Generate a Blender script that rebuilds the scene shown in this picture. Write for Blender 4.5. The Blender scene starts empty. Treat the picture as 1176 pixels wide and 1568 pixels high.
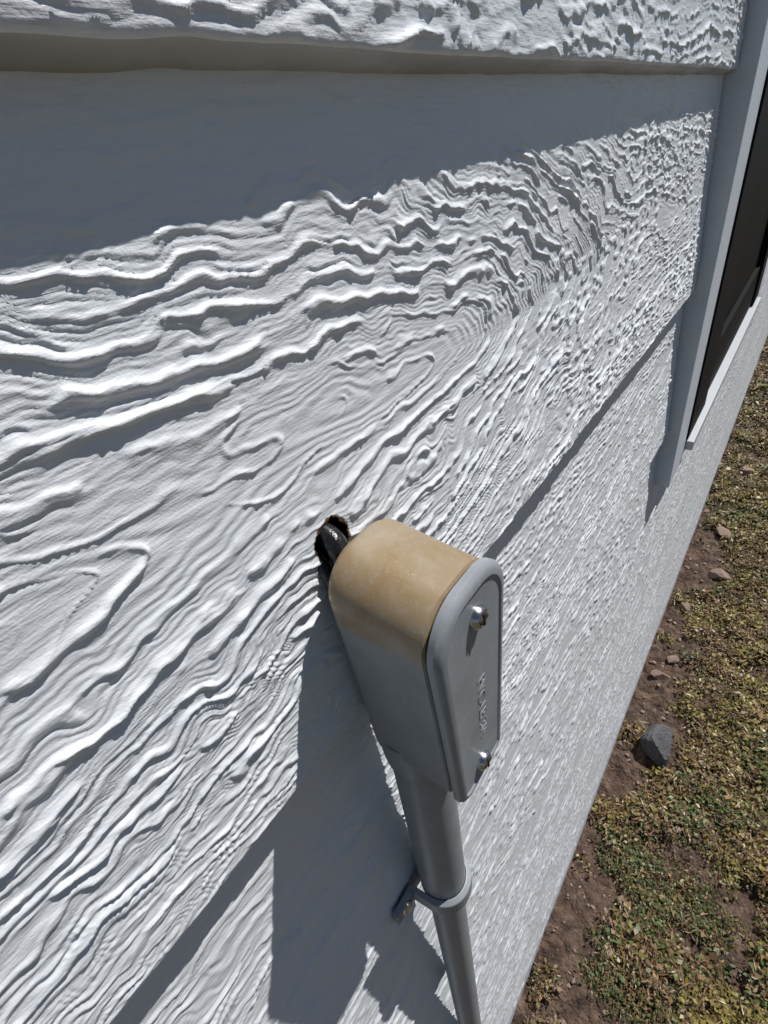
import bpy, math, numpy as np, bmesh
from mathutils import Vector, Matrix
rng=np.random.default_rng(7)
H=1.63   # camera height above ground ; z = H - Down
S=bpy.context.scene
# ---------------------------------------------------------------- helpers
def empty(name):
    e=bpy.data.objects.new(name,None); S.collection.objects.link(e); return e
def link(o,parent=None):
    S.collection.objects.link(o)
    if parent: o.parent=parent
    return o
def mesh_np(name,V,F,mats,parent=None,smooth=True,midx=None):
    me=bpy.data.meshes.new(name)
    V=np.asarray(V,dtype=np.float32); F=np.asarray(F,dtype=np.int32)
    k=F.shape[1]
    me.vertices.add(len(V)); me.vertices.foreach_set('co',V.ravel())
    me.loops.add(F.size); me.loops.foreach_set('vertex_index',F.ravel())
    me.polygons.add(len(F)); me.polygons.foreach_set('loop_start',np.arange(0,F.size,k,dtype=np.int32))
    me.polygons.foreach_set('loop_total',np.full(len(F),k,dtype=np.int32))
    for m in mats: me.materials.append(m)
    if midx is not None: me.polygons.foreach_set('material_index',np.asarray(midx,dtype=np.int32))
    me.polygons.foreach_set('use_smooth',np.full(len(F),smooth,dtype=bool))
    me.update(calc_edges=True)
    return link(bpy.data.objects.new(name,me),parent)
def mesh_py(name,V,F,mat,parent=None,smooth=False,bevel=0,seg=2):
    me=bpy.data.meshes.new(name); me.from_pydata(V,[],F); me.materials.append(mat); me.update()
    for p in me.polygons: p.use_smooth=smooth
    o=link(bpy.data.objects.new(name,me),parent)
    if bevel:
        b=o.modifiers.new('b','BEVEL'); b.width=bevel; b.segments=seg; b.limit_method='ANGLE'
    return o
def box(name,x0,x1,y0,y1,z0,z1,mat,parent=None,bevel=0):
    V=[(x,y,z) for x in(x0,x1) for y in(y0,y1) for z in(z0,z1)]
    F=[(0,1,3,2),(4,6,7,5),(0,4,5,1),(2,3,7,6),(0,2,6,4),(1,5,7,3)]
    return mesh_py(name,V,F,mat,parent,False,bevel)
def hsh(ix,iy,seed):
    n=(ix.astype(np.int64)*374761393+iy.astype(np.int64)*668265263+seed*1442695041)&0x7fffffff
    n=((n^(n>>13))*1274126177)&0x7fffffff
    n=(n^(n>>16))&0xffffff
    return n/float(0xffffff)
def vnoise(x,y,seed=0):
    ix=np.floor(x);iy=np.floor(y);fx=x-ix;fy=y-iy
    ux=fx*fx*fx*(fx*(fx*6-15)+10);uy=fy*fy*fy*(fy*(fy*6-15)+10)
    a=hsh(ix,iy,seed);b=hsh(ix+1,iy,seed);c=hsh(ix,iy+1,seed);d=hsh(ix+1,iy+1,seed)
    return (a*(1-ux)+b*ux)*(1-uy)+(c*(1-ux)+d*ux)*uy*1.0
def fbm(x,y,seed=0,o=3):
    s=0;a=.5;t=0
    for i in range(o):
        s=s+a*vnoise(x*2**i+17.3*i,y*2**i+5.1*i,seed+i*31);t+=a;a*=.5
    return s/t
def sstep(a,b,x):
    t=np.clip((x-a)/(b-a),0,1);return t*t*(3-2*t)
# ---------------------------------------------------------------- material helper
def newmat(name):
    m=bpy.data.materials.new(name);m.use_nodes=True
    nt=m.node_tree;return m,nt,nt.nodes['Principled BSDF']
def N(nt,t,**k):
    n=nt.nodes.new(t)
    for a,b in k.items(): setattr(n,a,b)
    return n
def simple(name,col,rough=.5,metal=0,bump=0,bscale=200,var=.1,spec=.5):
    m,nt,b=newmat(name)
    g=N(nt,'ShaderNodeNewGeometry')
    n=N(nt,'ShaderNodeTexNoise');n.inputs['Scale'].default_value=bscale;n.inputs['Detail'].default_value=4
    nt.links.new(g.outputs['Position'],n.inputs['Vector'])
    n2=N(nt,'ShaderNodeTexNoise');n2.inputs['Scale'].default_value=bscale*.15;n2.inputs['Detail'].default_value=5
    nt.links.new(g.outputs['Position'],n2.inputs['Vector'])
    mx=N(nt,'ShaderNodeMix',data_type='RGBA')
    mx.inputs[6].default_value=(*[c*(1-var) for c in col],1);mx.inputs[7].default_value=(*[min(1,c*(1+var)) for c in col],1)
    nt.links.new(n2.outputs['Fac'],mx.inputs[0]);nt.links.new(mx.outputs[2],b.inputs['Base Color'])
    b.inputs['Roughness'].default_value=rough;b.inputs['Metallic'].default_value=metal;b.inputs['Specular IOR Level'].default_value=spec
    if bump:
        bp=N(nt,'ShaderNodeBump');bp.inputs['Distance'].default_value=bump;bp.inputs['Strength'].default_value=1
        nt.links.new(n.outputs['Fac'],bp.inputs['Height']);nt.links.new(bp.outputs['Normal'],b.inputs['Normal'])
    return m
HX,HZ=.1030,H-.1165   # hole centre
def paint_mat(name,dirty=0):
    m,nt,b=newmat(name)
    g=N(nt,'ShaderNodeNewGeometry');P=g.outputs['Position']
    def mp(s):
        q=N(nt,'ShaderNodeMapping');q.inputs['Scale'].default_value=s;nt.links.new(P,q.inputs['Vector']);return q.outputs[0]
    f1=N(nt,'ShaderNodeTexNoise');f1.inputs['Scale'].default_value=1;f1.inputs['Detail'].default_value=5;nt.links.new(mp((110,300,750)),f1.inputs['Vector'])
    f2=N(nt,'ShaderNodeTexNoise');f2.inputs['Scale'].default_value=1;f2.inputs['Detail'].default_value=3;nt.links.new(mp((1300,1300,1500)),f2.inputs['Vector'])
    ad=N(nt,'ShaderNodeMath',operation='MULTIPLY_ADD');ad.inputs[1].default_value=.34
    nt.links.new(f2.outputs['Fac'],ad.inputs[0]);nt.links.new(f1.outputs['Fac'],ad.inputs[2])
    bp=N(nt,'ShaderNodeBump');bp.inputs['Distance'].default_value=.00036;bp.inputs['Strength'].default_value=.9
    nt.links.new(ad.outputs[0],bp.inputs['Height']);nt.links.new(bp.outputs['Normal'],b.inputs['Normal'])
    c=N(nt,'ShaderNodeTexNoise');c.inputs['Scale'].default_value=1;c.inputs['Detail'].default_value=6;nt.links.new(mp((14,14,60)),c.inputs['Vector'])
    cr=N(nt,'ShaderNodeValToRGB');e=cr.color_ramp.elements
    e[0].position=.3;e[1].position=.7
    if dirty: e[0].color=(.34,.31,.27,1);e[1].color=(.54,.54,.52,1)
    else: e[0].color=(.76,.79,.825,1);e[1].color=(.81,.83,.86,1)
    nt.links.new(c.outputs['Fac'],cr.inputs[0])
    sb=N(nt,'ShaderNodeVectorMath',operation='SUBTRACT');sb.inputs[1].default_value=(HX,.119,HZ);nt.links.new(P,sb.inputs[0])
    ln=N(nt,'ShaderNodeVectorMath',operation='LENGTH');nt.links.new(sb.outputs[0],ln.inputs[0])
    nz=N(nt,'ShaderNodeTexNoise');nz.inputs['Scale'].default_value=260;nz.inputs['Detail'].default_value=3;nt.links.new(P,nz.inputs['Vector'])
    ma=N(nt,'ShaderNodeMath',operation='MULTIPLY_ADD');ma.inputs[1].default_value=.003;nt.links.new(nz.outputs['Fac'],ma.inputs[0]);nt.links.new(ln.outputs['Value'],ma.inputs[2])
    mr=N(nt,'ShaderNodeMapRange');mr.inputs['From Min'].default_value=.0110;mr.inputs['From Max'].default_value=.0117;mr.inputs['To Min'].default_value=1;mr.inputs['To Max'].default_value=0
    nt.links.new(ma.outputs[0],mr.inputs['Value'])
    mx=N(nt,'ShaderNodeMix',data_type='RGBA');mx.inputs[7].default_value=(.10,.055,.025,1)
    nt.links.new(mr.outputs[0],mx.inputs[0]);nt.links.new(cr.outputs[0],mx.inputs[6])
    fl=N(nt,'ShaderNodeTexNoise');fl.inputs['Scale'].default_value=1;fl.inputs['Detail'].default_value=2;nt.links.new(mp((260,260,700)),fl.inputs['Vector'])
    mf=N(nt,'ShaderNodeMapRange');mf.inputs['From Min'].default_value=.745;mf.inputs['From Max'].default_value=.78;mf.inputs['To Max'].default_value=.5;nt.links.new(fl.outputs['Fac'],mf.inputs['Value'])
    m2=N(nt,'ShaderNodeMix',data_type='RGBA');m2.inputs[7].default_value=(.25,.18,.11,1);nt.links.new(mf.outputs[0],m2.inputs[0]);nt.links.new(mx.outputs[2],m2.inputs[6])
    nt.links.new(m2.outputs[2],b.inputs['Base Color'])
    b.inputs['Roughness'].default_value=.36;b.inputs['Specular IOR Level'].default_value=.6
    return m
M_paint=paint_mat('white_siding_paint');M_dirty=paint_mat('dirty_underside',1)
M_brown=simple('brown_lap_joint',(.10,.065,.04),.9,0,.001,300,.4)
M_trim=simple('trim_paint',(.64,.68,.74),.5,0,.0006,500,.05)
# ---------------------------------------------------------------- siding
house=empty('house')
def xs_grid(x0,x1,near,gr,c0=-.03,c1=.25):
    xs=[x0];x=x0
    while x<x1:
        d=max(0,c0-x,x-c1)
        x+=near+gr*d+ (0.03*max(0,c0-.1-x)); xs.append(min(x,x1))
    return np.array(xs)
def grain(X,Z,seed,zc,lin,B,Q,amp,stip=1.):
    rough=fbm(X*7,Z*14,seed+50,2)
    rg=sstep(.35,.65,rough)
    zz=Z+.0075*(fbm(X*12,Z*20,seed+3)-.5)*2+(.0016+.0030*rg)*(fbm(X*38,Z*50,seed+44,2)-.5)*2+(.0010+.0014*rg)*(vnoise(X*95,Z*80,seed+9)-.5)*2+.0008*(vnoise(X*210,Z*190,seed+10)-.5)*2
    xx=X+.020*(fbm(X*16,Z*40,seed+4)-.5)*2
    if lin:
        tq=np.clip((xx-.17)/.36,0,1)
        px=7*xx+11*tq*tq*(3-2*tq)
        gx=7+11*6*tq*(1-tq)/.36
        dz=zz-zc-.010*(vnoise(X*4,X*0,seed+5)-.5)*2
        e=.020
    else:
        px=16*vnoise(xx*1.7,xx*0,seed+6)+3*xx; gx=14.
        dz=zz-zc-.030*(vnoise(X*2.6,X*0,seed+5)-.5)*2
        e=.012
    rt=np.sqrt(dz**2+e**2)
    ph=px+B*rt+Q*dz**2+1.7*fbm(X*6,Z*20,seed+8)
    gz_=np.abs(B*dz/rt+2*Q*dz)
    G=np.sqrt(gz_**2+gx**2)
    sp=1/G
    k=np.round(ph); d=(ph-k)/G
    r=hsh(k,k*0+3,seed+11); w=np.minimum(.0008+.0010*r,.34*sp)
    a=(.30+1.0*hsh(k,k*0+7,seed+12))*np.clip(sp/.0065,.5,1.1)
    br=sstep(.40,.50,fbm(X*38+k*3.1,Z*75,seed+13,3))
    lump=.65+.70*vnoise(X*210,Z*260,seed+14)
    dd=d/w*np.where(d>0,1.4,.8)
    h=amp*a*(.14+.86*br)*lump*np.exp(-np.abs(dd)**2.3)
    ph2=ph*2.0+.5+1.5*vnoise(X*34,Z*70,seed+20); k2=np.round(ph2); d2=(ph2-k2)/(2*G)
    h+=amp*.62*hsh(k2,k2*0+1,seed+21)*np.exp(-np.abs(d2/np.minimum(.0007,.2*sp+.0003))**2.0)*sstep(.45,.55,fbm(X*26+k2*1.7,Z*50,seed+22,3))*lump
    ph3=ph*5+2*vnoise(X*20,Z*60,seed+60)
    h+=.00013*np.cos(ph3*6.283)*np.clip(sp/.006,0,1)*fbm(X*20,Z*60,seed+61,2)*2
    st=sstep(.50,.64,fbm(X*11,Z*24,seed+33))*stip
    h+=.80*amp*sstep(.5,.8,vnoise(X*120,Z*240,seed+30))*st
    h+=.0008*(fbm(X*9,Z*34,seed+31)-.5)
    return h
def board(name,dtop,dbot,ytop,ybot,step,x0,x1,near,gr,dzr,seed,zc=None,lin=0,hole=False,amp=.0013,B=150,Q=0,c1=.25,drop=-.0008):
    xs=xs_grid(x0,x1,near,gr,c1=c1)
    n=max(6,int((dbot-dtop)/dzr)); D=np.linspace(dtop-.012,dbot,n)
    X,DD=np.meshgrid(xs,D)
    t=(DD-dtop)/(dbot-dtop)
    base=ytop+(ybot-ytop)*t
    stip=.8
    if hole: stip=sstep(.18,.42,X)*1.0+.7*sstep(.035,-.005,DD)*sstep(.03,.12,X)
    h=grain(X,DD,seed,zc if zc is not None else (dtop+dbot)/2,lin,B,Q,amp,stip)
    edge=np.clip((dbot-DD)/.003,0,1); h=h*(.35+.65*edge)
    h=h*(.22+.78*sstep(dtop+.022,dtop+.046,DD))
    Y=base-h
    rnd=np.clip(1-(dbot-DD)/.0018,0,1); Y=Y+.0010*rnd**2
    ew=.0009*(fbm(X*30,X*0,seed+40)-.5)*2
    Z=H-DD-ew*np.clip(1-(dbot-DD)/.01,0,1)
    Ys=[Y];Zs=[Z];zb=Z[-1]
    for q in (.12,.45,.80,1.):
        Ys.append((Y[-1]+q*(step+.005))[None]);Zs.append((zb-drop*q**.7)[None])
    Y=np.vstack(Ys);Z=np.vstack(Zs);X=np.vstack([X,np.repeat(xs[None],4,0)])
    R,C=X.shape
    V=np.stack([X,Y,Z],-1).reshape(-1,3)
    i=np.arange(R-1)[:,None]*C+np.arange(C-1)[None]
    F=np.stack([i,i+C,i+C+1,i+1],-1).reshape(-1,4)
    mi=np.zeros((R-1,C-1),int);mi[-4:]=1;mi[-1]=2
    mi=mi.ravel()
    if hole:
        cx=V[F].mean(1)
        ang=np.arctan2(cx[:,2]-HZ,cx[:,0]-HX)
        r=.0088+.0012*(vnoise(ang*1.6+9,ang*0,5)-.5)*2+.0006*(vnoise(ang*7+30,ang*0,6)-.5)*2
        keep=np.hypot(cx[:,0]-HX,cx[:,2]-HZ)>r
        F=F[keep];mi=mi[keep]
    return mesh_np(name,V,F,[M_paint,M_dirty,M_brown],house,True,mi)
s=.011
L=[-.0261,.208,.430,.652,.874,1.096,1.318,1.54]
XT=.845
board('siding_board_1',-.26,L[0],.127,.1162,.012,-.6,XT,.0008,.0022,.0009,101,zc=-.10,amp=.0013,B=120,drop=.0042)
board('siding_board_2',L[0],L[1],.1285,.1155,s,-.6,XT,.0005,.0017,.0006,202,zc=.078,lin=1,hole=True,amp=.00128,B=80,Q=620)
board('siding_board_3',L[1],L[2],.127,.115,s,-.6,XT,.0007,.0020,.0009,303,zc=.27,amp=.0010,B=170)
for i in range(2,7):
    board('siding_board_%d'%(i+2),L[i],L[i+1],.127,.115,s,-.6,7.5,.002,.0030,.0014+.0002*i,404+i*11,amp=.0014,B=105,c1=.9)
for j in range(0,6):
    d0=-.26-.222*(j+1); board('siding_board_upper_%d'%(j+1),d0,d0+.222,.127,.116,s,-.6,XT,.006,.004,.006,700+j)
for j in range(0,9):
    d1=L[2]-.222*j; board('siding_board_side_%d'%(j+1),d1-.222,d1,.126,.115,s,2.05,7.5,.02,.004,.006,800+j)
box('skirt_board',-.6,7.5,.118,.15,-.05,H-1.545,M_trim,house,.002)
M_dark=simple('cavity_shade',(.012,.01,.008),.95)  # near-black colour that paints in the shade of gaps and recesses
box('wall_light_block',-.6,XT,.165,.30,-.05,3.2,M_dark,house)  # backing slabs added to keep light from leaking through the wall
box('wall_light_block_low',XT,7.5,.165,.30,-.05,H-.5,M_dark,house)
M_blocker_roof=simple('sky_blocker_shingles',(.07,.07,.075),.9,0,.003,60)
M_blocker_soffit=simple('sky_blocker_paint',(.40,.42,.44),.6)
box('sky_blocker_soffit',-1.5,8,-.20,.30,3.0,3.02,M_blocker_soffit,house)  # unseen eave and roof, added to cut the sky light on the wall
box('sky_blocker_fascia',-1.5,8,-.22,-.202,2.98,3.16,M_blocker_soffit,house)
mesh_py('sky_blocker_roof',[(-1.5,-.24,3.165),(8,-.24,3.165),(8,3,4.6),(-1.5,3,4.6)],[(0,1,2,3)],M_blocker_roof,house)
# trim and window
tb=.53;TW=.098
M_black=simple('black_window_frame',(.010,.010,.011),.6,spec=.12)
M_sill=simple('white_sill_paint',(.50,.52,.55),.4)
M_glass=simple('dark_window_glass',(.006,.007,.009),.5,spec=.08)
W0=XT+TW
box('window_trim_left',XT+.001,W0,.097,.15,H-tb,2.95,M_trim,house,.0015)
box('window_trim_right',1.91,2.049,.097,.15,H-tb,2.95,M_trim,house,.0015)
box('window_frame_left',W0+.001,W0+.16,.094,.16,H-.485,2.95,M_black,house,.001)
box('window_frame_right',1.80,1.908,.094,.16,H-.485,2.95,M_black,house,.001)
box('window_frame_bottom',W0+.161,1.799,.100,.16,H-.485,H-.38,M_black,house,.001)
box('window_glass',W0+.16,1.80,.109,.135,H-.38,2.95,M_glass,house)
box('window_sill',W0+.001,1.908,.084,.16,H-.505,H-.487,M_sill,house,.002)
# ---------------------------------------------------------------- conduit fitting
cond=empty('electrical_conduit')
def pvc(name,tan):
    m,nt,b=newmat(name)
    g=N(nt,'ShaderNodeNewGeometry');P=g.outputs['Position']
    n=N(nt,'ShaderNodeTexNoise');n.inputs['Scale'].default_value=60;n.inputs['Detail'].default_value=6;nt.links.new(P,n.inputs['Vector'])
    cr=N(nt,'ShaderNodeValToRGB');cr.color_ramp.elements[0].position=.3;cr.color_ramp.elements[1].position=.75
    cr.color_ramp.elements[0].color=(.24,.262,.285,1);cr.color_ramp.elements[1].color=(.31,.332,.355,1)
    nt.links.new(n.outputs['Fac'],cr.inputs[0]);col=cr.outputs[0]
    if tan:
        sp=N(nt,'ShaderNodeSeparateXYZ');nt.links.new(P,sp.inputs[0])
        ma=N(nt,'ShaderNodeMath',operation='MULTIPLY_ADD');ma.inputs[1].default_value=.014;nt.links.new(n.outputs['Fac'],ma.inputs[0]);nt.links.new(sp.outputs['Z'],ma.inputs[2])
        mr=N(nt,'ShaderNodeMapRange',interpolation_type='SMOOTHSTEP');mr.inputs['From Min'].default_value=H-.145+.006;mr.inputs['From Max'].default_value=H-.129+.006
        nt.links.new(ma.outputs[0],mr.inputs['Value'])
        n2=N(nt,'ShaderNodeTexNoise');n2.inputs['Scale'].default_value=38;n2.inputs['Detail'].default_value=7;n2.inputs['Roughness'].default_value=.6;n2.inputs['Distortion'].default_value=.6;nt.links.new(P,n2.inputs['Vector'])
        c2=N(nt,'ShaderNodeValToRGB');c2.color_ramp.elements[0].position=.36;c2.color_ramp.elements[1].position=.70
        c2.color_ramp.elements[0].color=(.255,.175,.09,1);c2.color_ramp.elements[1].color=(.34,.285,.21,1);nt.links.new(n2.outputs['Fac'],c2.inputs[0])
        mx=N(nt,'ShaderNodeMix',data_type='RGBA');nt.links.new(mr.outputs[0],mx.inputs[0]);nt.links.new(col,mx.inputs[6]);nt.links.new(c2.outputs[0],mx.inputs[7]);col=mx.outputs[2]
    # dust specks and faint streaky scuffs
    vo=N(nt,'ShaderNodeTexNoise');vo.inputs['Scale'].default_value=1300;vo.inputs['Detail'].default_value=1;nt.links.new(P,vo.inputs['Vector'])
    ms=N(nt,'ShaderNodeMapRange');ms.inputs['From Min'].default_value=.72;ms.inputs['From Max'].default_value=.76;ms.inputs['To Max'].default_value=.55;nt.links.new(vo.outputs['Fac'],ms.inputs['Value'])
    mq=N(nt,'ShaderNodeMix',data_type='RGBA');mq.inputs[7].default_value=(.5,.48,.44,1);nt.links.new(ms.outputs[0],mq.inputs[0]);nt.links.new(col,mq.inputs[6]);col=mq.outputs[2]
    wv=N(nt,'ShaderNodeTexNoise');wv.inputs['Scale'].default_value=1;wv.inputs['Detail'].default_value=5
    wm=N(nt,'ShaderNodeMapping');wm.inputs['Scale'].default_value=(420,420,40);nt.links.new(P,wm.inputs['Vector']);nt.links.new(wm.outputs[0],wv.inputs['Vector'])
    wr=N(nt,'ShaderNodeMapRange');wr.inputs['From Min'].default_value=.58;wr.inputs['From Max'].default_value=.78;wr.inputs['To Max'].default_value=.22;nt.links.new(wv.outputs['Fac'],wr.inputs['Value'])
    mw=N(nt,'ShaderNodeMix',data_type='RGBA');mw.inputs[7].default_value=(.48,.46,.42,1);nt.links.new(wr.outputs[0],mw.inputs[0]);nt.links.new(col,mw.inputs[6]);col=mw.outputs[2]
    nt.links.new(col,b.inputs['Base Color'])
    rr=N(nt,'ShaderNodeMapRange');rr.inputs['To Min'].default_value=.28;rr.inputs['To Max'].default_value=.52;nt.links.new(n.outputs['Fac'],rr.inputs['Value']);nt.links.new(rr.outputs[0],b.inputs['Roughness'])
    sc=N(nt,'ShaderNodeTexNoise');sc.inputs['Scale'].default_value=700;sc.inputs['Detail'].default_value=2;nt.links.new(P,sc.inputs['Vector'])
    bp=N(nt,'ShaderNodeBump');bp.inputs['Distance'].default_value=.00005;nt.links.new(sc.outputs['Fac'],bp.inputs['Height']);nt.links.new(bp.outputs['Normal'],b.inputs['Normal'])
    return m
M_body=pvc('weathered_pvc',True);M_pvc=pvc('grey_pvc',False)
CX=.107
def outline(inset,ztop,zbot,hw=.0235,rt=.0185,rb=.008,nt_=14,nb=6):
    hw=hw-inset;zt=ztop-inset;zb=zbot+inset;rt=max(.002,rt-inset);rb=max(.002,rb-inset);P=[]
    def arc(cx,cz,r,a0,a1,n):
        for i in range(n+1):
            a=math.radians(a0+(a1-a0)*i/n);P.append((cx+r*math.cos(a),cz+r*math.sin(a)))
    arc(hw-rt,zt-rt,rt,0,90,nt_);arc(-hw+rt,zt-rt,rt,90,180,nt_)
    hb=hw*.80
    arc(-hb+rb,zb+rb,rb,205,270,nb);arc(hb-rb,zb+rb,rb,270,335,nb)
    return P
def sba(o,deg):
    bpy.context.view_layer.objects.active=o;o.select_set(True)
    try: bpy.ops.object.shade_smooth_by_angle(angle=math.radians(deg))
    except Exception: pass
    o.select_set(False)
def loft(name,secs,mat,**kw):
    V=[];F=[];n=None
    for y,ins,zt,zb in secs:
        O=outline(ins,H-zt,H-zb,**kw);n=len(O)
        V+=[(CX+px,y,pz) for px,pz in O]
    for i in range(len(secs)-1):
        for j in range(n):
            a=i*n+j;b_=i*n+(j+1)%n;F.append((a,b_,b_+n,a+n))
    F.append(tuple(range(n)));F.append(tuple(range(len(secs)*n-1,(len(secs)-1)*n-1,-1)))
    o=mesh_py(name,V,F,mat,cond,True)
    sba(o,38)
    return o
zt0,zt1=.111,.119;zb0=.233
def zt(y): return zt1+(zt0-zt1)*(y-.064)/(.110-.064)
loft('fitting_body',[(.1125,.008,zt0,zb0),(.1118,.005,zt0,zb0),(.110,.0022,zt0,zb0),(.107,.0006,zt0,zb0),(.103,0,zt(.103),zb0),
  (.09,0,zt(.09),zb0),(.078,0,zt(.078),zb0+.001),(.069,-.0003,zt(.069),zb0+.001),(.0682,.0006,zt(.068),zb0+.001)],M_body)
loft('cover_gap_shade',[(.0684,.0022,zt1,zb0+.001),(.0668,.0022,zt1,zb0+.001)],M_dark)  # near-black insert paints the shade in the gap behind the cover
zc_,zd_=.1175,.236
loft('fitting_cover',[(.0670,.0002,zc_,zd_),(.0665,-.0010,zc_,zd_),(.0640,-.0012,zc_,zd_),(.0625,-.0002,zc_,zd_),(.0617,.0016,zc_,zd_),
   (.0615,.0036,zc_,zd_),(.0622,.0046,zc_,zd_)],M_pvc)
tc=bpy.data.curves.new('t','FONT');tc.body='PVC-LB 3/4';tc.size=.0082;tc.extrude=.00018;tc.align_x='CENTER';tc.align_y='CENTER'
to=bpy.data.objects.new('t',tc);S.collection.objects.link(to)
bpy.context.view_layer.update()
dg=bpy.context.evaluated_depsgraph_get();tm=bpy.data.meshes.new_from_object(to.evaluated_get(dg));bpy.data.objects.remove(to)
tm.materials.clear();tm.materials.append(M_pvc)
lo=link(bpy.data.objects.new('embossed_lettering',tm),cond)
lo.matrix_world=Matrix.Translation((CX+.002,.06215,H-.188))@Matrix.Rotation(math.radians(90),4,'Y')@Matrix.Rotation(math.radians(90),4,'X')
def lathe(name,prof,mat,axis='Z',origin=(0,0,0),seg=48,parent=cond):
    V=[];F=[]
    for r,t in prof:
        for i in range(seg):
            a=2*math.pi*i/seg;c=r*math.cos(a);d=r*math.sin(a)
            if axis=='Z':V.append((origin[0]+c,origin[1]+d,origin[2]+t))
            else:V.append((origin[0]+c,origin[1]+t,origin[2]+d))
    for k in range(len(prof)-1):
        for i in range(seg):
            a=k*seg+i;b_=k*seg+(i+1)%seg;F.append((a,b_,b_+seg,a+seg))
    F.append(tuple(range(seg)));F.append(tuple(range((len(prof)-1)*seg,len(prof)*seg)))
    o=mesh_py(name,V,F,mat,parent,True)
    bm=bmesh.new();bm.from_mesh(o.data);bmesh.ops.recalc_face_normals(bm,faces=bm.faces);bm.to_mesh(o.data);bm.free()
    sba(o,35)
    return o
CY=.0985
lathe('hub',[(.019,H-.222),(.0185,H-.239),(.0178,H-.246),(.0165,H-.2465)],M_pvc,origin=(CX,CY,0))
lathe('pipe_bell_end',[(.0158,H-.238),(.0158,H-.410),(.0155,H-.414),(.0136,H-.424),(.0131,H-.43)],M_pvc,origin=(CX,CY,0))
lathe('pipe',[(.0131,H-.42),(.0131,-.05)],M_pvc,origin=(CX,CY,0))
M_blk=simple('black_sealant',(.012,.012,.013),.28,0,.0008,320)
def tube(name,pts,rad,mat,parent):
    cu=bpy.data.curves.new(name,'CURVE');cu.dimensions='3D';sp=cu.splines.new('NURBS');sp.points.add(len(pts)-1)
    for q,p in zip(sp.points,pts): q.co=(*p,1)
    sp.use_endpoint_u=True;sp.order_u=3;sp.resolution_u=10;cu.bevel_depth=rad;cu.bevel_resolution=8
    t_=bpy.data.objects.new('tmp',cu);S.collection.objects.link(t_);bpy.context.view_layer.update()
    me=bpy.data.meshes.new_from_object(t_.evaluated_get(bpy.context.evaluated_depsgraph_get()));bpy.data.objects.remove(t_)
    me.materials.clear();me.materials.append(mat)
    for p in me.polygons:p.use_smooth=True
    o=link(bpy.data.objects.new(name,me),parent);return o
tube('black_cable',[(HX-.001,.160,H-.112),(HX-.001,.132,H-.1125),(HX-.0015,.118,H-.1130),(HX-.003,.1135,H-.121),(HX-.003,.1135,H-.140)],.0045,M_blk,cond)
tube('black_sealant_bead',[(HX-.0075,.124,H-.120),(HX-.0085,.118,H-.125),(HX-.009,.1150,H-.132),(HX-.010,.1135,H-.145)],.0028,M_blk,cond)
M_zinc=simple('zinc_screw',(.62,.64,.66),.25,1,.0001,600)
for sx,sd in ((CX+.001,.1335),(CX-.0005,.2235)):
    lathe('cover_screw',[(.0046,.0622),(.0045,.0606),(.0037,.0595),(.002,.0590),(.0005,.0589)],M_zinc,'Y',(sx,0,H-sd),seg=28)
    for a in (0,1):
        w,h=(.0026,.0005) if a else (.0005,.0026)
        box('screw_slot_shade',sx-w,sx+w,.0587 if a else .0586,.0592,H-sd-h,H-sd+h,M_dark,cond)  # dark bars on the head paint in the shade of its cross recess
def strap(name,zc,r,wid):
    V=[];F=[];pth=[]
    wy=.1135
    pth.append((CX-r-.022,wy));pth.append((CX-r-.004,wy));pth.append((CX-r-.0012,wy-.0012))
    for i in range(25):
        a=math.pi+math.pi*i/24;pth.append((CX+r*math.cos(a),CY+r*math.sin(a)))
    pth.append((CX+r,wy))
    th=.0034;k=len(pth)
    for i,(x,y) in enumerate(pth):
        p0=pth[max(0,i-1)];p1=pth[min(k-1,i+1)];dx,dy=p1[0]-p0[0],p1[1]-p0[1];l=math.hypot(dx,dy);nx,ny=dy/l,-dx/l
        for (ox,oz) in ((0,-wid),(0,wid),(1,wid*.7),(1,-wid*.7)):
            V.append((x+nx*th*ox,y+ny*th*ox,zc+oz))
    for i in range(k-1):
        for j in range(4):
            a=i*4+j;b_=i*4+(j+1)%4;F.append((a,b_,b_+4,a+4))
    F.append((0,1,2,3));F.append(tuple(range((k-1)*4,k*4)))
    o=mesh_py(name,V,F,M_pvc,cond,False,.0008)
    bm=bmesh.new();bm.from_mesh(o.data);bmesh.ops.recalc_face_normals(bm,faces=bm.faces);bm.to_mesh(o.data);bm.free()
    lathe('strap_screw',[(.005,wy-.003),(.0048,wy-.0048),(.003,wy-.0058),(.0005,wy-.006)],M_zinc,'Y',(CX-r-.012,0,zc),seg=20)
strap('pipe_strap',H-.412,.0162,.0095)
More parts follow.
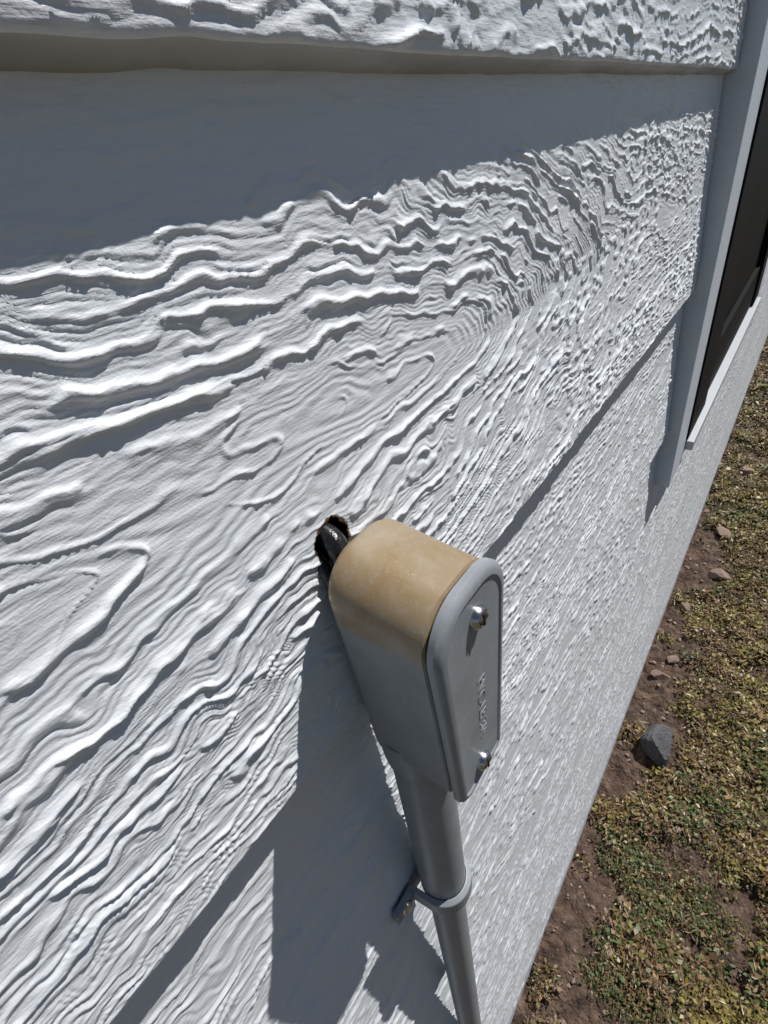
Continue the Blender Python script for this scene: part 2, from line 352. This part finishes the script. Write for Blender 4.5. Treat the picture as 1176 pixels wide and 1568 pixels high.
# ---------------------------------------------------------------- ground
def ground_mat(name,near):
    m,nt,b=newmat(name)
    g=N(nt,'ShaderNodeNewGeometry');P=g.outputs['Position']
    n=N(nt,'ShaderNodeTexNoise');n.inputs['Scale'].default_value=28;n.inputs['Detail'].default_value=10;n.inputs['Roughness'].default_value=.7;nt.links.new(P,n.inputs['Vector'])
    cr=N(nt,'ShaderNodeValToRGB');E=cr.color_ramp.elements
    E[0].position=.32;E[0].color=(.036,.022,.016,1);E[1].position=.7;E[1].color=(.20,.135,.095,1)
    q=E.new(.5);q.color=(.088,.054,.038,1)
    nt.links.new(n.outputs['Fac'],cr.inputs[0])
    col=cr.outputs[0]
    if not near:
        n2=N(nt,'ShaderNodeTexNoise');n2.inputs['Scale'].default_value=3;n2.inputs['Detail'].default_value=8;nt.links.new(P,n2.inputs['Vector'])
        mx=N(nt,'ShaderNodeMix',data_type='RGBA');mx.inputs[7].default_value=(.06,.07,.02,1)
        mr=N(nt,'ShaderNodeMapRange');mr.inputs['From Min'].default_value=.35;mr.inputs['From Max'].default_value=.55;nt.links.new(n2.outputs['Fac'],mr.inputs['Value'])
        nt.links.new(mr.outputs[0],mx.inputs[0]);nt.links.new(col,mx.inputs[6]);col=mx.outputs[2]
    nt.links.new(col,b.inputs['Base Color']);b.inputs['Roughness'].default_value=.95
    n3=N(nt,'ShaderNodeTexNoise');n3.inputs['Scale'].default_value=120;n3.inputs['Detail'].default_value=8;nt.links.new(P,n3.inputs['Vector'])
    bp=N(nt,'ShaderNodeBump');bp.inputs['Distance'].default_value=.014;nt.links.new(n3.outputs['Fac'],bp.inputs['Height']);nt.links.new(bp.outputs['Normal'],b.inputs['Normal'])
    return m
mesh_py('ground',[(-300,-300,-.03),(300,-300,-.03),(300,300,-.03),(-300,300,-.03)],[(0,1,2,3)],ground_mat('far_ground',0))
def gz(x,y): return .022*(fbm(x*4,y*4,50,4)-.5)*2+.030*(fbm(x*20,y*20,51,4)-.5)+.012*(fbm(x*80,y*80,52,2)-.5)
gx=np.concatenate([np.arange(-.6,3.2,.005),np.arange(3.2,9,.03)]);gy=np.concatenate([np.arange(-5,-.9,.04),np.arange(-.9,.16,.005)])
X,Y=np.meshgrid(gx,gy);Z=gz(X,Y);R,C=X.shape
i=np.arange(R-1)[:,None]*C+np.arange(C-1)[None]
mesh_np('soil',np.stack([X,Y,Z],-1).reshape(-1,3),np.stack([i,i+1,i+C+1,i+C],-1).reshape(-1,4),[ground_mat('brown_soil',1)])
def weeds():
    n0=28000
    cx=.15+rng.random(n0)**1.5*6.0; cy=.10-rng.random(n0)**1.1*1.3
    patch=fbm(cx*11,cy*11,61,4)
    dens=patch+.20*sstep(.03,-.16,cy)-.055+.17*sstep(1.8,3,cx)-.12*sstep(-.06,.06,cy)*sstep(2.6,1.8,cx)
    keep=rng.random(n0)<sstep(.38,.60,dens)
    keep&=np.hypot(cx-1.07,cy-0.0)>.075
    cx=cx[keep];cy=cy[keep]
    big=.5+1.0*fbm(cx*14,cy*14,63,2)
    Vs=[];Cs=[]
    for a in range(38):
        m_=len(cx);sz=(.0024+.0052*rng.random(m_)**1.8)*(1+.22*cx)*big
        rr=.026*np.sqrt(rng.random(m_))*(1+.2*cx);th=rng.random(m_)*6.283
        px=cx+rr*np.cos(th);py=cy+rr*np.sin(th);hh=.001+.038*big*rng.random(m_)**1.4*(1-rr/.06).clip(.1,1)
        ok=py<.112
        pz=gz(px,py)+hh
        az=rng.random(m_)*6.283;tilt=(rng.random(m_)-.3)*1.7
        d=np.stack([np.cos(az)*np.cos(tilt),np.sin(az)*np.cos(tilt),np.sin(tilt)],-1)
        sd=np.stack([-np.sin(az),np.cos(az),(rng.random(m_)-.5)*1.3],-1)
        c=np.stack([px,py,pz],-1)
        thin=rng.random(m_)<.36
        w=np.where(thin,.11,.35+.35*rng.random(m_))[:,None];sz=np.where(thin,sz*2.0,sz)
        q=np.stack([c-d*sz[:,None]*.8,c+sd*sz[:,None]*w,c+d*sz[:,None],c-sd*sz[:,None]*w],1)
        t=fbm(cx*8,cy*8,71,4)+.22*(rng.random(m_)-.5)
        t2=fbm(cx*10+40,cy*10,77,3)
        dry=rng.random(m_)
        g1=np.array([.060,.088,.024]);g2=np.array([.180,.150,.034]);g3=np.array([.18,.11,.052]);g4=np.array([.40,.33,.20])
        tt=sstep(.36,.54,t)[:,None]
        col=g1*(1-tt)+g2*tt
        dm=((dry<.12+.55*sstep(.43,.62,t2))|thin)[:,None]; col=np.where(dm,g3*(.3+.9*rng.random(m_))[:,None],col)
        col=np.where((dry>.97)[:,None],g4,col)
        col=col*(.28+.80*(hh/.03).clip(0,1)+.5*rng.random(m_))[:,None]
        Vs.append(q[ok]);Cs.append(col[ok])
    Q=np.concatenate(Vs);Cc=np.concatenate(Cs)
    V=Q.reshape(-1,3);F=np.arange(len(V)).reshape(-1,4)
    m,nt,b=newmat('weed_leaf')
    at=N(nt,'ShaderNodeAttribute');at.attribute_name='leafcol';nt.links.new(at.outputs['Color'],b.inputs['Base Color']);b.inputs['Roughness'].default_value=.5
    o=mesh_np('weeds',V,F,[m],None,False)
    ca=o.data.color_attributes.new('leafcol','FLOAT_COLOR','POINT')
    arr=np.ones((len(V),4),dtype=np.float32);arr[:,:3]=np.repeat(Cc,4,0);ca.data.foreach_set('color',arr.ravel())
weeds()
def stone_np(sub):
    bm=bmesh.new();bmesh.ops.create_icosphere(bm,subdivisions=sub,radius=1)
    P=np.array([v.co[:] for v in bm.verts]);F=np.array([[v.index for v in f.verts] for f in bm.faces]);bm.free()
    return P,F
ICO={k:stone_np(k) for k in (2,4)}
def stones(name,lst,mat):
    Vs=[];Fs=[];o=0
    for (x,y,r,seed,flat) in lst:
        P,F=ICO[4 if r>.018 else 2];P=P.copy();rs=np.random.default_rng(seed)
        for _ in range(13):
            n_=rs.normal(size=3);n_/=np.linalg.norm(n_);d_=.45+.35*rs.random();k=P@n_
            P-=np.outer(np.clip(k-d_,0,None),n_)
        P+=(.16*(fbm(P[:,0]*3+seed%7,P[:,1]*3+P[:,2]*2,5,4)-.5))[:,None]*P
        P*=np.array([1,.6+.4*rs.random(),flat]);a=rs.random()*6.28;c,s_=math.cos(a),math.sin(a)
        P=P@np.array([[c,s_,0],[-s_,c,0],[0,0,1]])
        z0=float(gz(np.array([x]),np.array([y]))[0])
        Vs.append(P*r+np.array([x,y,z0+r*.28]));Fs.append(F+o);o+=len(P)
    return mesh_np(name,np.concatenate(Vs),np.concatenate(Fs),[mat],None,False)
M_rock=simple('pale_rock',(.24,.17,.135),.9,0,.003,200,.5)
M_rockd=simple('dark_rock',(.085,.085,.09),.9,0,.008,120,.6)
lst=[]
for k in range(900):
    x=.3+rng.random()**1.4*4.5;y=.1-rng.random()**1.6*.75;r=.003+.008*rng.random()**3
    lst.append((x,y,r*(1.4 if x>2 else 1),1000+k,.6))
for (x,y,r) in ((2.0,-.02,.045),(1.45,.04,.022),(1.36,.06,.028),(1.75,.05,.030),(.62,-.02,.022),(2.9,-.02,.05),(.50,-.02,.024),(2.3,.0,.04)):
    lst.append((x,y,r*1.15,int(x*991),.7))
stones('gravel',lst,M_rock)
stones('stone',[(1.07,0.0,.075,78,.85)],M_rockd)
# ---------------------------------------------------------------- light
w=bpy.data.worlds.new('World');S.world=w;w.use_nodes=True
bg=w.node_tree.nodes['Background'];sky=w.node_tree.nodes.new('ShaderNodeTexSky');sky.sky_type='NISHITA';sky.sun_disc=False
ts=Vector((1.65,-1,3.5)).normalized()
sky.sun_elevation=math.asin(ts.z);sky.sun_rotation=math.atan2(ts.x,ts.y)
sky.altitude=1800;sky.air_density=.8;sky.dust_density=.2
w.node_tree.links.new(sky.outputs[0],bg.inputs[0]);bg.inputs[1].default_value=.05
sl=bpy.data.lights.new('sun','SUN');sl.energy=5;sl.angle=math.radians(.5);sl.color=(1,.98,.95)
so=link(bpy.data.objects.new('sun',sl));so.rotation_euler=ts.to_track_quat('Z','Y').to_euler();so.location=(2,-3,4)
# ---------------------------------------------------------------- camera
f=777.3
Xc=Vector((736,-668,f)).normalized();Dc=Vector((192,1116,f));Dc=(Dc-Xc*Dc.dot(Xc)).normalized();Yc=Dc.cross(Xc)
if Yc.z<0:Yc=-Yc
right=Vector((Xc.x,Yc.x,-Dc.x));up=-Vector((Xc.y,Yc.y,-Dc.y));back=-Vector((Xc.z,Yc.z,-Dc.z))
Rm=Matrix((right,up,back)).transposed()
cd=bpy.data.cameras.new('camera');co=link(bpy.data.objects.new('camera',cd))
co.matrix_world=Matrix.Translation((0,0,H))@Rm.to_4x4()
cd.sensor_fit='HORIZONTAL';cd.sensor_width=36;cd.lens=36*f/1176;cd.clip_start=.005;cd.clip_end=1000
S.camera=co
S.view_settings.view_transform='Standard';S.view_settings.look='None';S.view_settings.exposure=0
